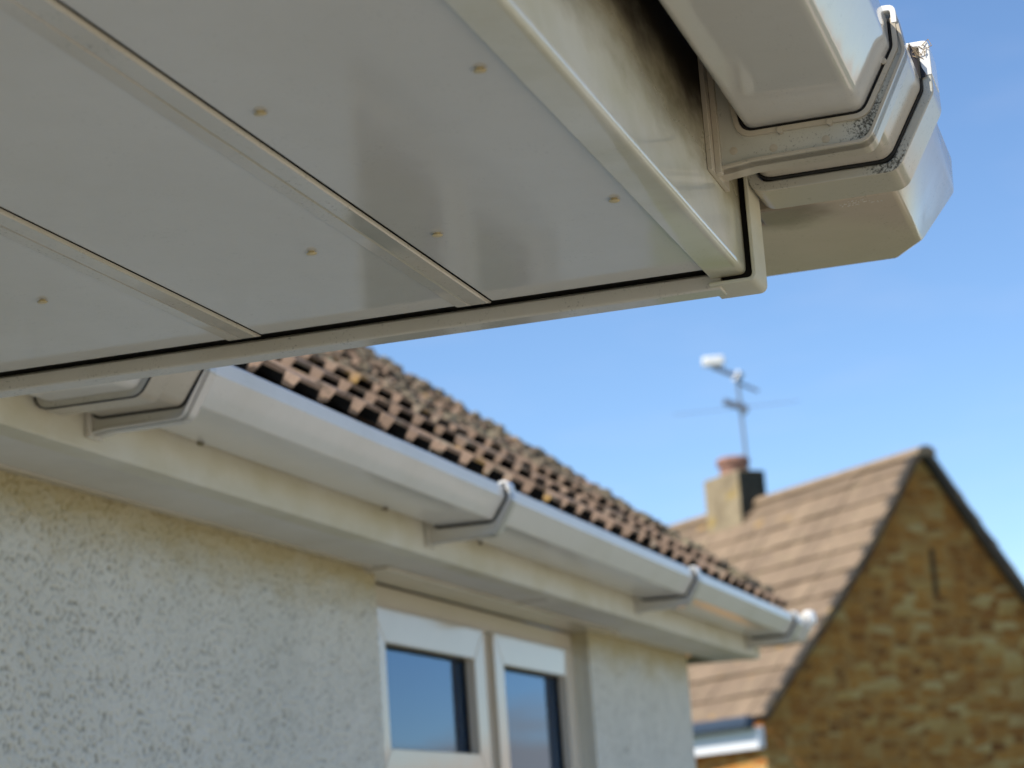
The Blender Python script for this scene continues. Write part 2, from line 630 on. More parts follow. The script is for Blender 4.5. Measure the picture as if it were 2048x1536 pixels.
def ring(base, d0, d1, f0, f1, seg=5):
    """closed band between two outward offsets of a gutter profile"""
    return fillet(offset(base, d1), f1, seg) + fillet(offset(base, d0), f0, seg)[::-1]


# ------------------------------------------------------------------ ground
mb = MB()
mb.add([(-400, -400, -H), (400, -400, -H), (400, 400, -H), (-400, 400, -H)], [(0, 1, 2, 3)])
g = mb.build('ground', M['ground'])
g['kind'] = 'structure'

# ------------------------------------------------------------------ porch canopy right above the camera
PX = 1.5
porch = thing('porch_canopy', 'wide flat white plastic porch canopy overhead with soffit boards and joint strips', 'canopy', (0.5, .7, .3965))
ZS = .3965


def board(y0, y1, x0, x1):
    b = MB()
    b.box(x0, x1, y0, y1, ZS, ZS + .009)
    return b.build('soffit_board', M['soffit'], porch, bevel=.0008)


bA = board(.2955, .4586, -1.2, 1.4885)
bB = board(.4745, .6452, -1.2, 1.4885)
bC = board(.6602, 1.218, -1.2, 1.4885)


def pin(x, y, brd, tilt):
    b = MB()
    secs = []
    r = .0036
    for k, (rr, zz) in enumerate(((r * .6, .0004), (r * .6, -.0010), (r, -.0012), (r, -.0016), (r * .8, -.0022), (r * .35, -.0025))):
        secs.append([(x + rr * math.cos(t), y + rr * math.sin(t), ZS + zz + tilt * rr * math.cos(t) * .35) for t in
                     [2 * math.pi * i / 20 for i in range(20)]])
    b.loft(secs)
    return b.build('pin_cap', M['pin'], brd)


for x, y, brd, t in ((1.026, .439, bA, .5), (1.295, .522, bB, .2), (1.310, .732, bC, .1), (1.020, .312, bA, .3),
                     (1.298, .434, bA, .2), (1.283, .3096, bA, .15)):
    pin(x, y, brd, t)


def joint(y0):
    b = MB()
    z = ZS
    poly = [(y0, z + .0002), (y0 + .0002, z - .0016), (y0 + .0010, z - .0025), (y0 + .0135, z - .0022), (y0 + .0146, z - .0004), (y0 + .0160, z - .0004),
            (y0 + .0168, z - .0013), (y0 + .0266, z - .0009), (y0 + .0276, z + .0006), (y0 + .0150, z + .0010)]
    # tapered far end, like a cut and rounded trim
    s0 = [(-1.2, a, c) for a, c in poly]
    s1 = [(1.484, a, c) for a, c in poly]
    s2 = [(1.4915, a, max(c, z - .0005)) for a, c in poly]
    b.loft([s0, s1, s2])
    return b.build('joint_strip', M['joint'], porch, smooth=20)


joint(.4600)
joint(.6466)
# fascia: upright board with a short returned leg under the soffit edge
b = MB()
poly = fillet([(.2955, .3925), (.269, .3925), (.269, .57), (.281, .57), (.281, .3965), (.2955, .3965)],
              [.0008, .0055, .001, 0, 0, .0008], 6, closed=True)
b.prism(poly, -1.2, 1.5015)
b.build('fascia_board', M['porch_fascia'], porch)
# corner cap closing the fascia end
b = MB()
poly = fillet([(.2965, .3862), (.2612, .3862), (.2612, .575), (.2642, .575), (.2642, .3889), (.2965, .3889)],
              [.001, .0065, .001, .001, .004, .001], 6, closed=True)
b.prism(poly, 1.4970, 1.541)
b.build('corner_cap', M['fascia'], porch, bevel=.0007)
b = MB()
b.box(1.508, 1.524, .2650, .2883, .3892, .574)
b.build('cap_filler', M['void'], porch)
# bargeboard trim closing the soffit end
b = MB()
poly = [(1.5025, .3845), (1.5255, .3845), (1.5255, .57), (1.518, .57), (1.518, .3962), (1.5025, .3962)]
vs = [(x, y, z) for y in (.2885, 1.40) for x, z in poly]
b.add(vs, [tuple(range(6)), tuple(range(11, 5, -1))] + [(i, (i + 1) % 6, 6 + (i + 1) % 6, 6 + i) for i in range(6)])
b.build('edge_trim', M['joint'], porch, bevel=.0016, seg=3)
# near-black backing above the soffit boards, painting the shade seen in the gaps
b = MB()
b.box(-1.2, 1.5175, .2815, 1.218, .4127, .4185)
b.box(1.4915, 1.5175, .2890, 1.218, .4005, .4125)
b.build('gap_backing', M['void'], porch)
b = MB()
b.box(-1.2, 1.545, .195, 1.40, .578, .600)
b.build('roof_deck', M['felt'], porch, bevel=.004)

# ------------------------------------------------------------------ gutters
NEAR = [(.2540, .532), (.2440, .469), (.1634, .469), (.1400, .510), (.1400, .530)]


def channel(base, x0, x1, par, mt, k=1.0):
    b = MB()
    prof = [base[0]] + base[1:] + [(base[-1][0] + .0045, base[-1][1] + .0035)]
    f = [0, .009 * k, .010 * k, .007 * k, .0016, 0]
    outer = fillet(prof, f, 5)
    inner = fillet(offset(prof, -.0022), [0, .007 * k, .008 * k, .007 * k, .0005, 0], 5)
    b.prism(outer + inner[::-1], x0, x1)
    return b.build('gutter_channel', mt, par)


def bracket(base, x, par, fy, mt_web, nubs=True, depth=.030):
    """x = face turned towards the camera; fy = fascia plane"""
    rt, rb, fb, fm, ft = base
    b = MB()
    d = .0023 if nubs else .005
    inner = fillet(offset(base, d), [0, .010, .012, .009, 0], 6)
    # outer outline of the web
    low = rb[1] - .0235
    outer = [(fy - .001, rt[1] + .004), (fy - .001, low - .003), (rb[0] - .004, low), (fb[0] - .003, low + .001), (fm[0] - .0105, fm[1] - .004),
             (ft[0] - .0065, ft[1] + .004)]
    of = fillet(outer, [0, .002, 0, .013, .010, 0], 6)
    poly = of + inner[::-1]
    b.prism(poly, x + .0035, x + depth * .5, mi=0, side_mi=1)
    # raised rims along the inner and outer edges
    rim_in = fillet(offset(base, d), [0, .010, .012, .009, 0], 6) + fillet(offset(base, d + .0034), [0, .012, .014, .011, 0], 6)[::-1]
    b.prism(rim_in, x, x + depth)
    o2 = offset(outer, -.0022)
    rim_out = of + fillet(o2, [0, .002, 0, .012, .009, 0], 6)[::-1]
    b.prism(rim_out, x + .0005, x + depth)
    # clip over the front lip
    y0, z0 = ft
    clip = fillet([(y0 - .0068, z0 - .004), (y0 - .0068, z0 + .0092), (y0 + .0085, z0 + .0092), (y0 + .0085, z0 - .002), (y0 + .0055, z0 - .002),
                   (y0 + .0050, z0 + .0052), (y0 - .0030, z0 + .0052), (y0 - .0030, z0 - .004)], [.001, .006, .004, .001, .001, .002, .002, .001], 4, closed=True)
    b.prism(clip, x - .0005, x + depth + .001, mi=2)
    # back plate on the fascia
    e = .014 if nubs else .002
    b.box(x - e, x + depth + e, fy - .0035, fy - .0002, low - .006, rt[1] + .006)
    b.prism([(fy - .0036, low - .0065), (fy - .0075, low - .0055), (fy - .0075, rt[1] + .004), (fy - .0036, rt[1] + .004)], x - .003, x + .006)
    if nubs:
        for (yy, zz) in ((fb[0] + .056, rb[1] - .0052), (fb[0] + .022, rb[1] - .0052), (fb[0] - .0185, fm[1] - .010)):
            b.tube((x - .0015, yy, zz), (x + .004, yy, zz), .0022, 12)
        for (yy, zz) in ((fb[0] + .062, low + .0075), (fb[0] + .026, low + .0078), (fy - .016, low + .010)):
            b.tube((x + .0033, yy, zz), (x + .0040, yy, zz), .0029, 16)
            b.tube((x + .0031, yy, zz), (x + .0036, yy, zz), .0020, 16)
    o = b.build('bracket', [M['fitting'] if nubs else M['aged'], mt_web, M['bright']], par, bevel=.0005, seg=1)
    s = MB()
    s.prism(ring(base, .0004, (.0021 if nubs else .0048), [0, .009, .010, .007, 0], [0, .010, .012, .009, 0]), x + .0012, x + depth * .9)
    s.build('gasket', M['seal'], o)
    return o


def sleeve(name, base, d0, d1, x0, x1, par, mats, face=0):
    b = MB()
    b.prism(ring(base, d0, d1, [0, .009, .011, .008, 0], [0, .013, .015, .012, 0], 6), x0, x1, mi=0, side_mi=face)
    return b.build(name, mats, par, bevel=.0010, seg=2)


gut = thing('rain_gutter', 'near white square gutter with mouldy joint and stop end on the porch fascia', 'gutter', (1.4, .2, .469), 'square white rain gutters')
channel(NEAR, -1.2, 1.452, gut, M['aged'])
bracket(NEAR, 1.404, gut, .269, M['mould'])
NEAR_LOW = NEAR[:4] + [(.1400, .5165)]
union = sleeve('joint_sleeve', NEAR_LOW, .0030, .0095, 1.4335, 1.5200, gut, [M['fitting'], M['fitting']])
sl = MB()
sl.prism(ring(NEAR, .0094, .0106, [0, .012, .013, .010, 0], [0, .013, .015, .012, 0], 6), 1.494, 1.5095)
sl.build('gasket', M['seal'], union)
collar = sleeve('collar', NEAR, .0106, .0180, 1.4995, 1.5500, gut, [M['fitting'], M['mould']], 1)
c = MB()
y0, z0 = NEAR[-1]
c.prism(fillet([(y0 - .0185, z0 - .012), (y0 - .0185, z0 + .0145), (y0 + .006, z0 + .0145), (y0 + .006, z0 + .004), (y0 + .003, z0 + .004), (y0 + .002, z0 + .0105),
                (y0 - .0110, z0 + .0105), (y0 - .0110, z0 - .012)], [.001, .005, .003, .001, .001, .002, .002, .001], 4, closed=True), 1.4990, 1.5420)
c.build('clip', M['bright'], collar, bevel=.0006)
# collar dark parting line, then the stop end box
sl = MB()
sl.prism(ring(NEAR, .0100, .0163, [0, .013, .014, .011, 0], [0, .014, .016, .013, 0], 6), 1.5490, 1.5545)
sl.build('gasket', M['seal'], collar)


def plan(z, pts):
    return [(x, y, z) for x, y in pts]


def corner_plan(o, cut):
    """outline seen from below: o pushes the outer faces out, cut bevels the outer corner"""
    return [(1.5530, .1605 - o), (1.7520 - cut * 1.02 + o, .1605 - o), (1.7520 + o, .1605 - o + cut * .58), (1.7520 + o, .62), (1.5900, .62), (1.5900, .268), (1.5530, .268)]


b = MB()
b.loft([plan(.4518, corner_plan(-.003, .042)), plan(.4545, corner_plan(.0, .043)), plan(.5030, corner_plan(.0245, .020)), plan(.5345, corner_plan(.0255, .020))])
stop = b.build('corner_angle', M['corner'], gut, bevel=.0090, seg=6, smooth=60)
# worn raised moulding marks under the box: three short rows of illegible strokes
b = MB()
rng = random.Random(3)
for row, (n, yo) in enumerate(((4, .006), (7, .003), (9, 0))):
    xx = 1.561 + row * .0052
    for k in range(n):
        yy = .2035 + yo * .6 - k * .0036 - (0 if row else .008)
        if row == 2 and k in (4, 5):
            continue
        for j in range(rng.randint(1, 3)):
            dx, dy = rng.uniform(-.0009, .0009), rng.uniform(-.0008, .0008)
            L = rng.uniform(.0007, .0013)
            an = rng.choice((0, 0, 1.57, .5))
            b.tube((xx + dx - L * math.cos(an), yy + dy - L * math.sin(an), .4517), (xx + dx + L * math.cos(an), yy + dy + L * math.sin(an), .4517), .00022, 6)
b.build('moulded_mark', M['white'], stop)

# feather caught under the clip
b = MB()
base_p, tip = Vector((1.4975, .1285, .5160)), Vector((1.4975, .1352, .5440))
secs = []
for k in range(9):
    t = k / 8
    p = base_p.lerp(tip, t) + Vector((0, .0012 * math.sin(t * 3), 0))
    wd = .0036 * (1 - t) ** .75 + .0001
    d = (tip - base_p).normalized()
    s = Vector((0, -d.z, d.y))
    secs.append([p + s * wd + Vector((-.0003, 0, 0)), p + Vector((-.0007, 0, 0)), p - s * wd + Vector((-.0003, 0, 0)), p + Vector((.0004, 0, 0))])
b.loft(secs)
fe = tag(b.build('feather', M['feather'], None), 'small dark feather sticking up from the clip of the near gutter joint', 'feather')
b = MB()
rng = random.Random(11)
for k in range(16):
    p = Vector((1.4985 + rng.uniform(-.002, .004), .128 + rng.uniform(-.006, .006), .538 + rng.uniform(-.004, .003)))
    for s in range(3):
        q = p + Vector((rng.uniform(-.002, .002), rng.uniform(-.004, .004), rng.uniform(-.005, .003)))
        b.tube(p, q, .00028, 5)
        p = q
tag(b.build('nest_fibre', M['fibre'], None), 'wisp of dry dirty fibres snagged on the gutter joint clip', 'debris')
# ------------------------------------------------------------------ bungalow: eave, wall, window, roof
bung = thing('bungalow', 'white rendered bungalow with mossy tiled roof and a white framed window', 'house', (2.5, 2.5, -H))
WY = 1.224
XW0, XW1, XE = 3.235, 4.505, 5.45


def relief(x, z):
    v = Vector((x * 132, 3.1, z * 165))
    n = noise.noise(v)
    n2 = noise.noise(Vector((x * 230, 9.7, z * 250)))
    n3 = noise.noise(Vector((x * 33, 5.2, z * 38)))
    return n * .66 + n2 * .34 + n3 * .22


def wall_grid(b, x0, x1, z0, z1, nx, nz, amp):
    base = len(b.v)
    for i in range(nx + 1):
        for j in range(nz + 1):
            x, z = x0 + (x1 - x0) * i / nx, z0 + (z1 - z0) * j / nz
            r = relief(x, z)
            h = max(-.62, min(.5, r)) * amp
            edge = 0 if 0 < i < nx and 0 < j < nz else 1
            b.v.append((x, WY - (0 if edge else h), z))
            b.at.append(min(1, max(0, r * .7 + .62)))
    for i in range(nx):
        for j in range(nz):
            a = base + i * (nz + 1) + j
            b.f.append((a, a + nz + 1, a + nz + 2, a + 1))
            b.mi.append(0)


b = MB()
wall_grid(b, 1.30, XW0, -.16, .452, 1000, 320, .0058)
wall_grid(b, 1.30, XW0, -.95, -.1602, 520, 220, .0058)
wall_grid(b, XW1, XE, -.16, .452, 190, 120, .0016)
n0 = len(b.v)
b.box(-4, 1.30, WY, WY + .25, -H, .452)
b.box(1.30, XW0, WY + .012, WY + .25, -H, .452)
b.box(XW1, XE, WY + .012, WY + .25, -H, .452)
b.box(1.30, XW0, WY, WY + .010, -H, -.9505)
b.box(XW1, XE, WY, WY + .010, -H, -.161)
b.box(XW0, XW1, WY, WY + .011, -H, -.555)
b.box(XW0, XW1, WY + .012, WY + .25, -H, -.55)
b.box(XW1, XW1 + .004, WY + .0002, WY + .013, -.16, .452)
b.box(XE - .25, XE - .0005, WY + .0005, 5.6, -H, .55)
b.box(-4, XE - .26, 5.35, 5.6, -H, .55)
b.box(-4, -3.75, WY + .26, 5.34, -H, .55)
# gable triangle
b.add([(XE - .2, WY + .02, .55), (XE - .2, 5.58, .55), (XE - .2, 3.4, 2.16), (XE - .01, WY + .02, .55), (XE - .01, 5.58, .55), (XE - .01, 3.4, 2.16)],
      [(0, 1, 2), (5, 4, 3), (0, 3, 4, 1), (1, 4, 5, 2), (2, 5, 3, 0)])
b.at[n0:] = [.62] * (len(b.v) - n0)
b.build('wall', M['render'], bung, smooth=60, attr='relief')

FY, FX1 = 1.09, 5.745
b = MB()
poly = fillet([(FY, .4445), (FY, .566), (FY + .018, .566), (FY + .018, .449), (FY + .03, .449), (FY + .03, .4445)], [.0035, 0, 0, 0, 0, 0], 5, closed=True)
b.prism(poly, 1.536, FX1)
b.build('fascia_board', M['fascia'], bung)
b = MB()
b.box(1.536, FX1, FY + .0305, WY - .0155, .4475, .4565)
sof = b.build('soffit_board', M['eave_soffit'], bung, bevel=.0006)
b = MB()
for k in range(5):
    b.box(XE + .002 + k * .056, XE + .052 + k * .056, WY - .0145, 1.5, .4472 + .0004 * (k % 2), .4560)
b.build('gable_soffit', M['old_wood'], bung, bevel=.001)
b = MB()
b.box(1.536, 3.19, WY - .0150, WY + .002, .4452, .4525)
b.box(3.1905, 4.62, WY - .040, WY + .030, .4405, .4470)
b.box(3.86, 3.874, FY + .0310, WY - .041, .4440, .4474)
b.box(4.6205, XE, WY - .0150, WY + .002, .4452, .4525)
b.build('soffit_trim', M['joint'], bung, bevel=.0012)
b = MB()
b.box(FX1 - .014, FX1, FY + .0305, 1.5, .4460, .5660)
b.build('box_end', M['fascia'], bung)

# window
win = bpy.data.objects.new('window', None)
COL.objects.link(win)
win.parent = bung
win.location = (1.4, 1.255 - 2.5, H + .2)
VY = 1.258


def frame_rect(b, x0, x1, z0, z1, t, y0, y1):
    """four mitred bars"""
    o = [(x0, z0), (x1, z0), (x1, z1), (x0, z1)]
    i = [(x0 + t, z0 + t), (x1 - t, z0 + t), (x1 - t, z1 - t), (x0 + t, z1 - t)]
    for k in range(4):
        l = (k + 1) % 4
        q = [o[k], o[l], i[l], i[k]]
        vs = [(x, y0 if n < 2 else y0 + .0006, z) for n, (x, z) in enumerate(q)] + [(x, y1, z) for x, z in q]
        b.add(vs, [(0, 1, 2, 3), (7, 6, 5, 4)] + [(n, (n + 1) % 4, 4 + (n + 1) % 4, 4 + n) for n in range(4)])
    return b


b = MB()
b.box(XW0, XW1, VY + .004, VY + .06, .4015, .4402)          # head
b.box(XW0, XW0 + .030, VY + .004, VY + .06, -.55, .4013)
b.box(XW1 - .026, XW1, VY + .006, VY + .06, -.55, .4013)
b.box(3.868, 3.920, VY + .005, VY + .06, -.55, .4013)
b.box(XW0 + .0305, 3.8675, VY + .005, VY + .06, .085, .112)
b.build('frame', M['frame'], win, bevel=.002)


def sash(x0, x1, z0, z1, t):
    b = MB()
    frame_rect(b, x0, x1, z0, z1, t, VY - .006, VY + .04)
    o = b.build('sash', M['frame'], win, bevel=.002)
    b = MB()
    frame_rect(b, x0 + t - .0008, x1 - t + .0008, z0 + t - .0008, z1 - t + .0008, .004, VY + .008, VY + .030)
    b.build('gasket', M['seal'], o) if False else None
    g = MB()
    g.box(x0 + t - .004, x1 - t + .004, VY + .0185, VY + .0225, z0 + t - .004, z1 - t + .004)
    g.build('glass_pane', M['glass'], win)
    s = MB()
    frame_rect(s, x0 + t - .001, x1 - t + .001, z0 + t - .001, z1 - t + .001, .0030, VY + .0125, VY + .0183)
    s.build('glazing_seal', M['seal'], win)
    # black inner edge of the glazing unit on the far jamb
    return o


sash(3.285, 3.862, .1125, .4005, .058)
sash(3.9235, 4.470, -.54, .4005, .058)
sash(3.285, 3.862, -.54, .0845, .058)
b = MB()
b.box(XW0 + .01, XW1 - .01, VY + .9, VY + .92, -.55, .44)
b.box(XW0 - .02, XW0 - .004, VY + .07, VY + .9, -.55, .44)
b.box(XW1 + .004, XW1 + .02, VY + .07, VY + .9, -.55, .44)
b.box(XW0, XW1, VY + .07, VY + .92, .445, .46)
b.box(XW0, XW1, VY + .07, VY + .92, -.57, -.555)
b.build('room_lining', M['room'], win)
b = MB()
n = 90
for (x0, x1) in ((3.62, 3.80), (4.20, 4.40)):
    top = []
    for k in range(n + 1):
        x = x0 + (x1 - x0) * k / n
        top.append((x, VY + .17 + .016 * math.sin(k * .55) + .006 * math.sin(k * 1.3)))
    vs = [(x, y, .43) for x, y in top] + [(x, y, -.55) for x, y in top] + [(x, y + .003, .43) for x, y in top] + [(x, y + .003, -.55) for x, y in top]
    k1 = n + 1
    b.add(vs, [(i, i + 1, k1 + i + 1, k1 + i) for i in range(n)] + [(2 * k1 + i, 3 * k1 + i, 3 * k1 + i + 1, 2 * k1 + i + 1) for i in range(n)])
b.build('curtain', M['curtain'], win)

# roof of bold roll tiles
TH = R(36.4)
AY, AZ = math.cos(TH), math.sin(TH)
Y0, Z0 = 1.020, .570
PER, GAUGE = .109, .200
VERGE = 5.80
RIDGE_S = (3.40 - Y0) / AY
b = MB()
rng = random.Random(5)
phase = [.0, .045, .062, .005, .05, .02, .07, .035, .0, .06, .03, .05, .01, .04, .02, .06]
prof = [(0, 0), (.013, 0), (.021, .017), (.083, .017), (.091, 0), (.109, 0)]


def slope_pt(x, s, h):
    return (x, Y0 + AY * s - AZ * h, Z0 + AZ * s + AY * h)


nc = int(RIDGE_S / GAUGE) + 1
for k in range(nc):
    s0 = k * GAUGE
    s1 = min(s0 + GAUGE + .03, RIDGE_S)
    x = 1.60 - PER * 2 + (phase[k % len(phase)] + .064) % PER
    while x < VERGE - .02:
        lift = .009 + rng.uniform(-.002, .004)
        skew = rng.uniform(-.006, .006)
        sh = rng.random()
        ds = rng.uniform(-.004, .004)
        w = min(PER * 2, VERGE - x)
        hf = (rng.uniform(.65, 1.1), rng.uniform(.65, 1.1))
        pts = [(px + q * PER, h * hf[q]) for q in range(2) for px, h in (prof if q == 1 else prof[:-1])]
        pts = [(p, h) for p, h in pts if p <= w + 1e-6]
        rows = []
        for (ss, lf) in ((s0 + ds, lift), (s0 + .03 + ds, lift - .002), (s1, .002)):
            rows.append([slope_pt(x + p, ss + skew * (p / w - .5), h * (.12 if ss == s1 else 1) + lf + noise.noise(Vector((x * 9 + p * 20, ss * 9, k))) * .003) for p, h in pts])
        low = [slope_pt(x + p, s0 + ds + skew * (p / w - .5), h + lift - .006) for p, h in pts]
        low2 = [slope_pt(x + p, s1, h * .12 - .005) for p, h in pts]
        n = len(pts)
        vs = rows[0] + rows[1] + rows[2] + low + low2
        fs = []
        for i in range(n - 1):
            fs += [(i, i + 1, n + i + 1, n + i), (n + i, n + i + 1, 2 * n + i + 1, 2 * n + i), (3 * n + i, 3 * n + i + 1, i + 1, i),
                   (4 * n + i, 4 * n + i + 1, 3 * n + i + 1, 3 * n + i)]
        fs += [(0, n, 2 * n, 4 * n, 3 * n), (n - 1, 3 * n + n - 1, 5 * n - 1, 3 * n - 1, 2 * n - 1)]
        b.add(vs, fs, at=sh)
        nf = len(fs)
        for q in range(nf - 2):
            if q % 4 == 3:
                b.mi[len(b.mi) - nf + q] = 1  # near-black undersides paint in the shade of the hollow rolls
        x += PER * 2
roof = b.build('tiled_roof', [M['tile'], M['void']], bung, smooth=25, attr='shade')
b = MB()   # underlay, other slope and roof closing
b.add([slope_pt(1.56, .02, -.012), slope_pt(VERGE - .01, .02, -.012), slope_pt(VERGE - .01, RIDGE_S, -.012), slope_pt(1.56, RIDGE_S, -.012),
       slope_pt(1.56, .02, -.03), slope_pt(VERGE - .01, .02, -.03), slope_pt(VERGE - .01, RIDGE_S, -.03), slope_pt(1.56, RIDGE_S, -.03)],
      [(0, 1, 2, 3), (7, 6, 5, 4), (0, 4, 5, 1), (1, 5, 6, 2), (2, 6, 7, 3), (3, 7, 4, 0)])
rz = Z0 + AZ * RIDGE_S
b.add([(-4.2, 3.41, rz), (VERGE, 3.41, rz), (VERGE, 5.95, .45), (-4.2, 5.95, .45), (-4.2, 3.41, rz - .03), (VERGE, 3.41, rz - .03), (VERGE, 5.95, .42), (-4.2, 5.95, .42)],
      [(0, 1, 2, 3), (7, 6, 5, 4), (0, 4, 5, 1), (1, 5, 6, 2), (2, 6, 7, 3), (3, 7, 4, 0)])
b.add([(-4.2, Y0 + .35, Z0 + .25), (1.555, Y0 + .35, Z0 + .25), (1.555, 3.405, rz), (-4.2, 3.405, rz), (-4.2, Y0 + .35, Z0 + .22), (1.555, Y0 + .35, Z0 + .22), (1.555, 3.405, rz - .03), (-4.2, 3.405, rz - .03)],
      [(0, 1, 2, 3), (7, 6, 5, 4), (0, 4, 5, 1), (1, 5, 6, 2), (2, 6, 7, 3), (3, 7, 4, 0)])
b.add([(1.6, FY + .019, .56), (5.74, FY + .019, .56), (5.74, FY + .03, Z0 + .02), (1.6, FY + .03, Z0 + .02)], [(0, 1, 2, 3)])
b.build('roof_base', M['void'], bung)
# ridge tiles
b = MB()
x = -4.2
while x < VERGE - .1:
    secs = []
    for xx, rr in ((x, .105), (x + .42, .100)):
        secs.append([(xx, 3.405 + rr * math.cos(t), rz - .03 + rr * math.sin(t)) for t in [math.pi * i / 10 for i in range(11)]])
    b.loft(secs)
    x += .40
b.build('ridge_tiles', M['tile'], bung, attr='shade')


# moss cushions and crumbled mortar along the verge and over the upper tiles
def blob(b, c, r, fl, rng):
    vs, fs = [], []
    n1, n2 = 5, 8
    vs.append(Vector((0, 0, 1)))
    for i in range(1, n1):
        th = math.pi * i / n1
        for j in range(n2):
            ph = 2 * math.pi * j / n2
            vs.append(Vector((math.sin(th) * math.cos(ph), math.sin(th) * math.sin(ph), math.cos(th))))
    vs.append(Vector((0, 0, -1)))
    for j in range(n2):
        k = (j + 1) % n2
        fs.append((0, 1 + j, 1 + k))
        for i in range(n1 - 2):
            a = 1 + i * n2
            fs.append((a + j, a + n2 + j, a + n2 + k, a + k))
        fs.append((len(vs) - 1, 1 + (n1 - 2) * n2 + k, 1 + (n1 - 2) * n2 + j))
    sd = rng.uniform(0, 99)
    out = []
    for v in vs:
        d = 1 + .45 * noise.noise(v * 2.1 + Vector((sd, 0, 0)))
        out.append((c[0] + v.x * r * d, c[1] + v.y * r * d - AZ * v.z * 0, c[2] + v.z * r * fl * d))
    b.add(out, fs, at=rng.random())


b = MB()
rng = random.Random(21)
for k in range(1500):
    if k < 330:
        s = rng.uniform(.05, RIDGE_S)
        x = VERGE - abs(rng.gauss(.02, .06))
        r = rng.uniform(.010, .024)
    else:
        s = .42 + 1.9 * rng.random() ** 1.2
        x = rng.uniform(2.4, VERGE)
        r = rng.uniform(.007, .019)
    blob(b, slope_pt(x, s, .014 if k >= 330 else .018), r, .7, rng)
o = b.build('moss', M['moss'], bung, attr='shade')
o['kind'] = 'stuff'

LOW = [(1.078, .546), (1.070, .487), (.980, .487), (.958, .519), (.958, .536)]
gl = thing('rain_gutter', 'long white square gutter running along the tiled roof of the bungalow', 'gutter', (3, 1.0, .487), 'square white rain gutters')
channel(LOW, 1.545, 5.775, gl, M['white'], .4)
for x in (2.035, 3.105, 4.40, 5.56):
    bracket(LOW, x, gl, FY, M['mould'] if x < 2.5 else M['aged'], nubs=False)
j = sleeve('joint_sleeve', LOW, .003, .0095, 1.966, 2.033, gl, [M['fitting'], M['fitting']])
j2 = sleeve('collar', LOW, .0004, .0190, 1.928, 1.965, gl, [M['fitting'], M['mould']], 1)
sleeve('joint_sleeve', LOW, .003, .0115, 1.60, 1.9275, gl, [M['white'], M['white']])
s = MB()
s.prism(ring(LOW, .0095, .0118, [0, .012, .014, .011, 0], [0, .013, .015, .012, 0], 6), 2.0333, 2.0347)
s.build('gasket', M['seal'], j)
s = MB()
s.prism(ring(LOW, .0182, .0193, [0, .016, .018, .014, 0], [0, .018, .020, .016, 0], 6), 1.9262, 1.9290)
s.build('gasket', M['seal'], j2)
b = MB()
o6 = fillet(offset(LOW, .006), [0, .012, .013, .010, 0], 6)
b.prism([(1.078, .552)] + o6 + [(.955, .552)], 5.745, 5.795)
se = b.build('stop_end', M['white'], gl, bevel=.002)
b = MB()
b.box(5.752, 5.790, .938, .968, .524, .562)
b.build('clip', M['bright'], se, bevel=.008, seg=4)
# ------------------------------------------------------------------ stone cottage beyond
a = R(44.138)
U = Vector((math.cos(a), math.sin(a), 0))
Wv = Vector((-math.sin(a), math.cos(a), 0))
AP = Vector((21.879, 2.3027, 0))
RZ = 3.609


def F(u, w, z):
    p = AP + U * u + Wv * w
    return (p.x, p.y, z)


cot = thing('stone_cottage', 'brown stone cottage with a steep tan tiled roof, gable end facing right', 'house', (24, 3, -H))
RK = [(0, 3.609), (.12, 3.555), (.50, 3.030), (.904, 2.502), (1.419, 1.91), (1.842, 1.454), (2.214, 1.03)]
RR = [(0, 3.609), (-.055, 3.585), (-.454, 3.04), (-1.095, 2.19), (-1.9, 1.25), (-2.214, 1.03)]
LEN = 7.0
# walls
b = MB()
g2 = [(w * .985, z - .05) for w, z in RK[::-1]] + [(w * .985, z - .05) for w, z in RR[1:]]
poly = [(2.17, -H)] + g2 + [(-2.17, -H)]
n = len(poly)
vs = [F(.06, w, z) for w, z in poly] + [F(LEN, w, z) for w, z in poly]
b.add(vs, [tuple(range(n)), tuple(range(2 * n - 1, n - 1, -1))] + [(i, (i + 1) % n, n + (i + 1) % n, n + i) for i in range(n)])
b.build('wall', M['stone'], cot, smooth=0)
# ventilation slit, a dark brown strip on the wall face
b = MB()
for (u0, u1, w0, w1, z0, z1) in ((.045, .075, -.045, .005, 2.16, 2.64),):
    vs = [F(u, w, z) for u in (u0, u1) for w in (w0, w1) for z in (z0, z1)]
    b.add(vs, [(0, 1, 3, 2), (4, 6, 7, 5), (0, 4, 5, 1), (2, 3, 7, 6), (0, 2, 6, 4), (1, 5, 7, 3)])
b.build('vent_slit', M['slit'], cot)
# roof slope as stepped courses following the bell-cast rake


def rake(line, t):
    L = [0]
    for i in range(len(line) - 1):
        L.append(L[-1] + (Vector(line[i + 1]) - Vector(line[i])).length)
    t *= L[-1]
    for i in range(len(line) - 1):
        if t <= L[i + 1] + 1e-9:
            q = (t - L[i]) / (L[i + 1] - L[i])
            return Vector(line[i]).lerp(Vector(line[i + 1]), q)
    return Vector(line[-1])


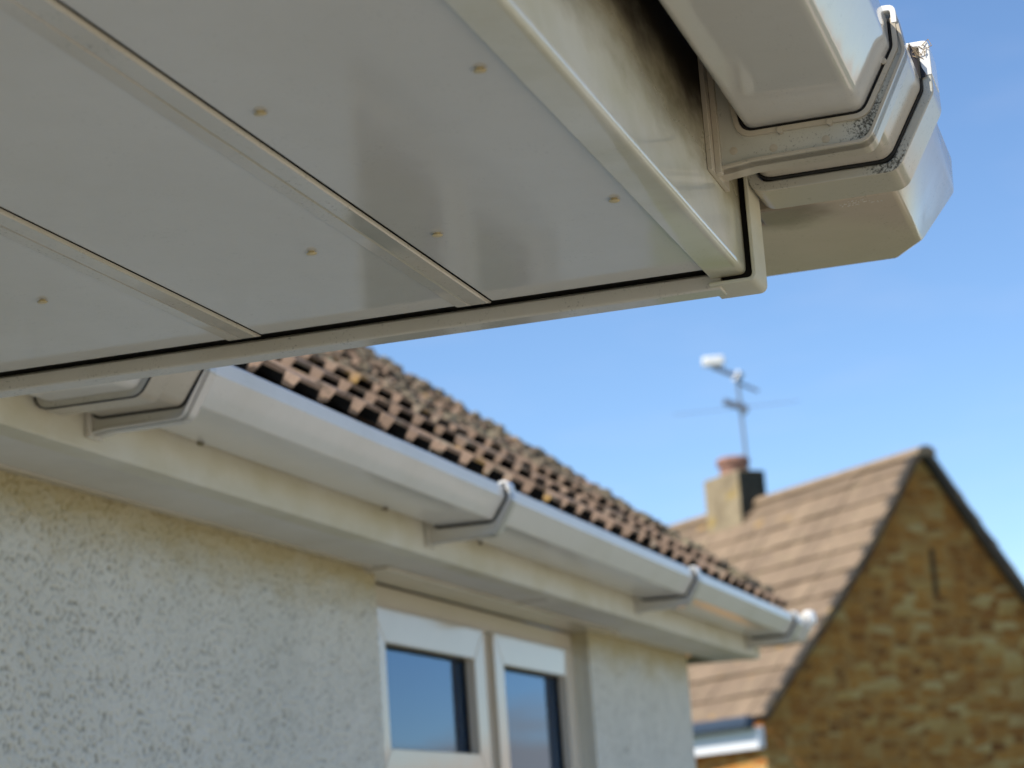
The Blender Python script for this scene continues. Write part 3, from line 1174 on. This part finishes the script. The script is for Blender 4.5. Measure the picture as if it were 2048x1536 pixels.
b = MB()
rng = random.Random(8)
for line, sgn in ((RK, 1), (RR, -1)):
    nrow = 11
    for r in range(nrow):
        t0, t1 = r / nrow, (r + 1) / nrow
        p0, p1 = rake(line, max(0, t0 - .02)), rake(line, t1)
        d = (p1 - p0).normalized()
        nrm = Vector((-d.y, d.x)) * sgn
        if nrm.y < 0:
            nrm = -nrm
        u = -.06
        while u < LEN:
            un = min(LEN, u + .33)
            lf = .038 + rng.uniform(-.009, .009)
            q = [p0 + nrm * .006, p1 + nrm * lf, p1 + nrm * (lf - .024), p0 - nrm * .015]
            vs = [F(u + .003, w.x, w.y) for w in q] + [F(un - .003, w.x, w.y) for w in q]
            b.add(vs, [(0, 1, 2, 3), (7, 6, 5, 4)] + [(i, (i + 1) % 4, 4 + (i + 1) % 4, 4 + i) for i in range(4)], at=rng.random())
            u = un
b.build('tiled_roof', M['far_tile'], cot, smooth=0, attr='shade')
# ridge cap
b = MB()
u = -.07
while u < LEN:
    secs = [[F(uu, .12 * math.cos(t), RZ - .035 + .10 * math.sin(t)) for t in [math.pi * i / 8 for i in range(9)]] for uu in (u, u + .44)]
    b.loft(secs)
    u += .45
b.build('ridge_tiles', M['far_tile'], cot, attr='shade')
# verge strips along both rakes
b = MB()
for line in (RK, RR):
    for i in range(len(line) - 1):
        p, q = Vector(line[i]), Vector(line[i + 1])
        d = (q - p).normalized()
        nn_ = Vector((-d.y, d.x))
        if nn_.y < 0:
            nn_ = -nn_
        th_ = .035 if line is RK else .062
        c4_ = [p + nn_ * .028, q + nn_ * .028, q - nn_ * th_, p - nn_ * th_]
        vs = [F(-.055, w.x, w.y) for w in c4_] + [F(.055, w.x, w.y) for w in c4_]
        b.add(vs, [(0, 1, 2, 3), (7, 6, 5, 4)] + [(k, (k + 1) % 4, 4 + (k + 1) % 4, 4 + k) for k in range(4)])
b.build('bargeboard', M['verge'], cot, smooth=0)


def fbox(b, u0, u1, w0, w1, z0, z1, du=0.0):
    vs = [F(u, w + du * (u - u0), z) for u in (u0, u1) for w in (w0, w1) for z in (z0, z1)]
    return b.add(vs, [(0, 1, 3, 2), (4, 6, 7, 5), (0, 4, 5, 1), (2, 3, 7, 6), (0, 2, 6, 4), (1, 5, 7, 3)])


b = MB()
fbox(b, .02, 5.6, 2.20, 2.27, .745, .945, .06)
b.build('fascia_board', M['fascia_white'], cot, bevel=.004)
b = MB()
fbox(b, .02, 5.6, 2.285, 2.40, .935, 1.055, .06)
b.build('eaves_gutter', M['lead'], cot, bevel=.02)
# chimney
b = MB()
fbox(b, 2.99, 3.74, -.075, .28, 3.2, 3.99)
ch = b.build('chimney', M['chimney'], cot, bevel=.03)
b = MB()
fbox(b, 2.972, 2.988, -.071, .276, 3.35, 3.975)  # dark plate painting in the shaded side of the chimney
b.build('shade_face', M['shade_stone'], ch)
b = MB()
ctr = F(3.34, .10, 0)
secs = []
for rr, zz in ((.16, 3.97), (.16, 4.08), (.19, 4.10), (.195, 4.16), (.16, 4.19), (.10, 4.195)):
    secs.append([(ctr[0] + rr * math.cos(t), ctr[1] + rr * math.sin(t), zz) for t in [2 * math.pi * i / 18 for i in range(18)]])
b.loft(secs)
b.build('chimney_pot', M['pot'], ch)

# television aerial
ae = thing('tv_aerial', 'thin metal television aerial with a white panel, fixed to the far chimney', 'aerial', (24.3, 4.55, 4.0))
b = MB()
b.tube((24.315, 4.556, 3.9), (24.12, 4.545, 5.12), .020, 10)
b.build('mast', M['metal'], ae)
b = MB()
b.tube((24.115, 4.52, 5.10), (23.99, 4.80, 5.24), .028, 8)
b.tube((24.13, 4.56, 5.05), (24.22, 4.33, 4.93), .018, 8)
b.tube((24.119, 4.57, 5.06), (24.119, 4.50, 5.16), .05, 8)
b.build('upper_boom', M['metal'], ae)
b = MB()
for (p, q, r) in (((24.08, 4.72, 4.835), (24.20, 4.47, 4.735), .04), ((23.97, 5.3, 4.73), (24.40, 3.9, 4.79), .004), ((24.19, 4.50, 4.69), (24.19, 4.56, 4.80), .045)):
    b.tube(p, q, r, 8)
b.build('lower_boom', M['metal'], ae)
b = MB()
pc = Vector((24.0, 4.78, 5.30))
ax = Vector((-.30, .95, -.02)).normalized()
up = Vector((0, .0, 1)) - ax * ax.z
up.normalize()
dp = ax.cross(up)
for k in range(2):
    o_ = pc + up * (.0 if k else .0)
vs = [pc + ax * (sx * .125) + up * (sz * .055) + dp * (sy * .05) for sx in (-1, 1) for sy in (-1, 1) for sz in (-1, 1)]
b.add(vs, [(0, 1, 3, 2), (4, 6, 7, 5), (0, 4, 5, 1), (2, 3, 7, 6), (0, 2, 6, 4), (1, 5, 7, 3)])
b.build('panel', M['antenna_white'], ae, bevel=.02)

# small clumps of dirt clinging under the rear edge of the long gutter
rng = random.Random(4)
first = None
for x, lab in ((2.27, 'small brown clump of dirt under the long gutter, nearest the joint bracket'),
               (2.88, 'small brown clump of dirt under the long gutter, before its middle bracket'),
               (3.32, 'small brown clump of dirt under the long gutter, just past its middle bracket')):
    b = MB()
    for k in range(5):
        blob(b, (x + rng.uniform(-.006, .006), 1.069 + rng.uniform(-.003, .003), .4855 + rng.uniform(-.002, .001)), rng.uniform(.0015, .003), .8, rng)
    tag(b.build('dirt_clump', M['moss'], None, attr='shade'), lab, 'dirt', 'dirt clumps under the long gutter')
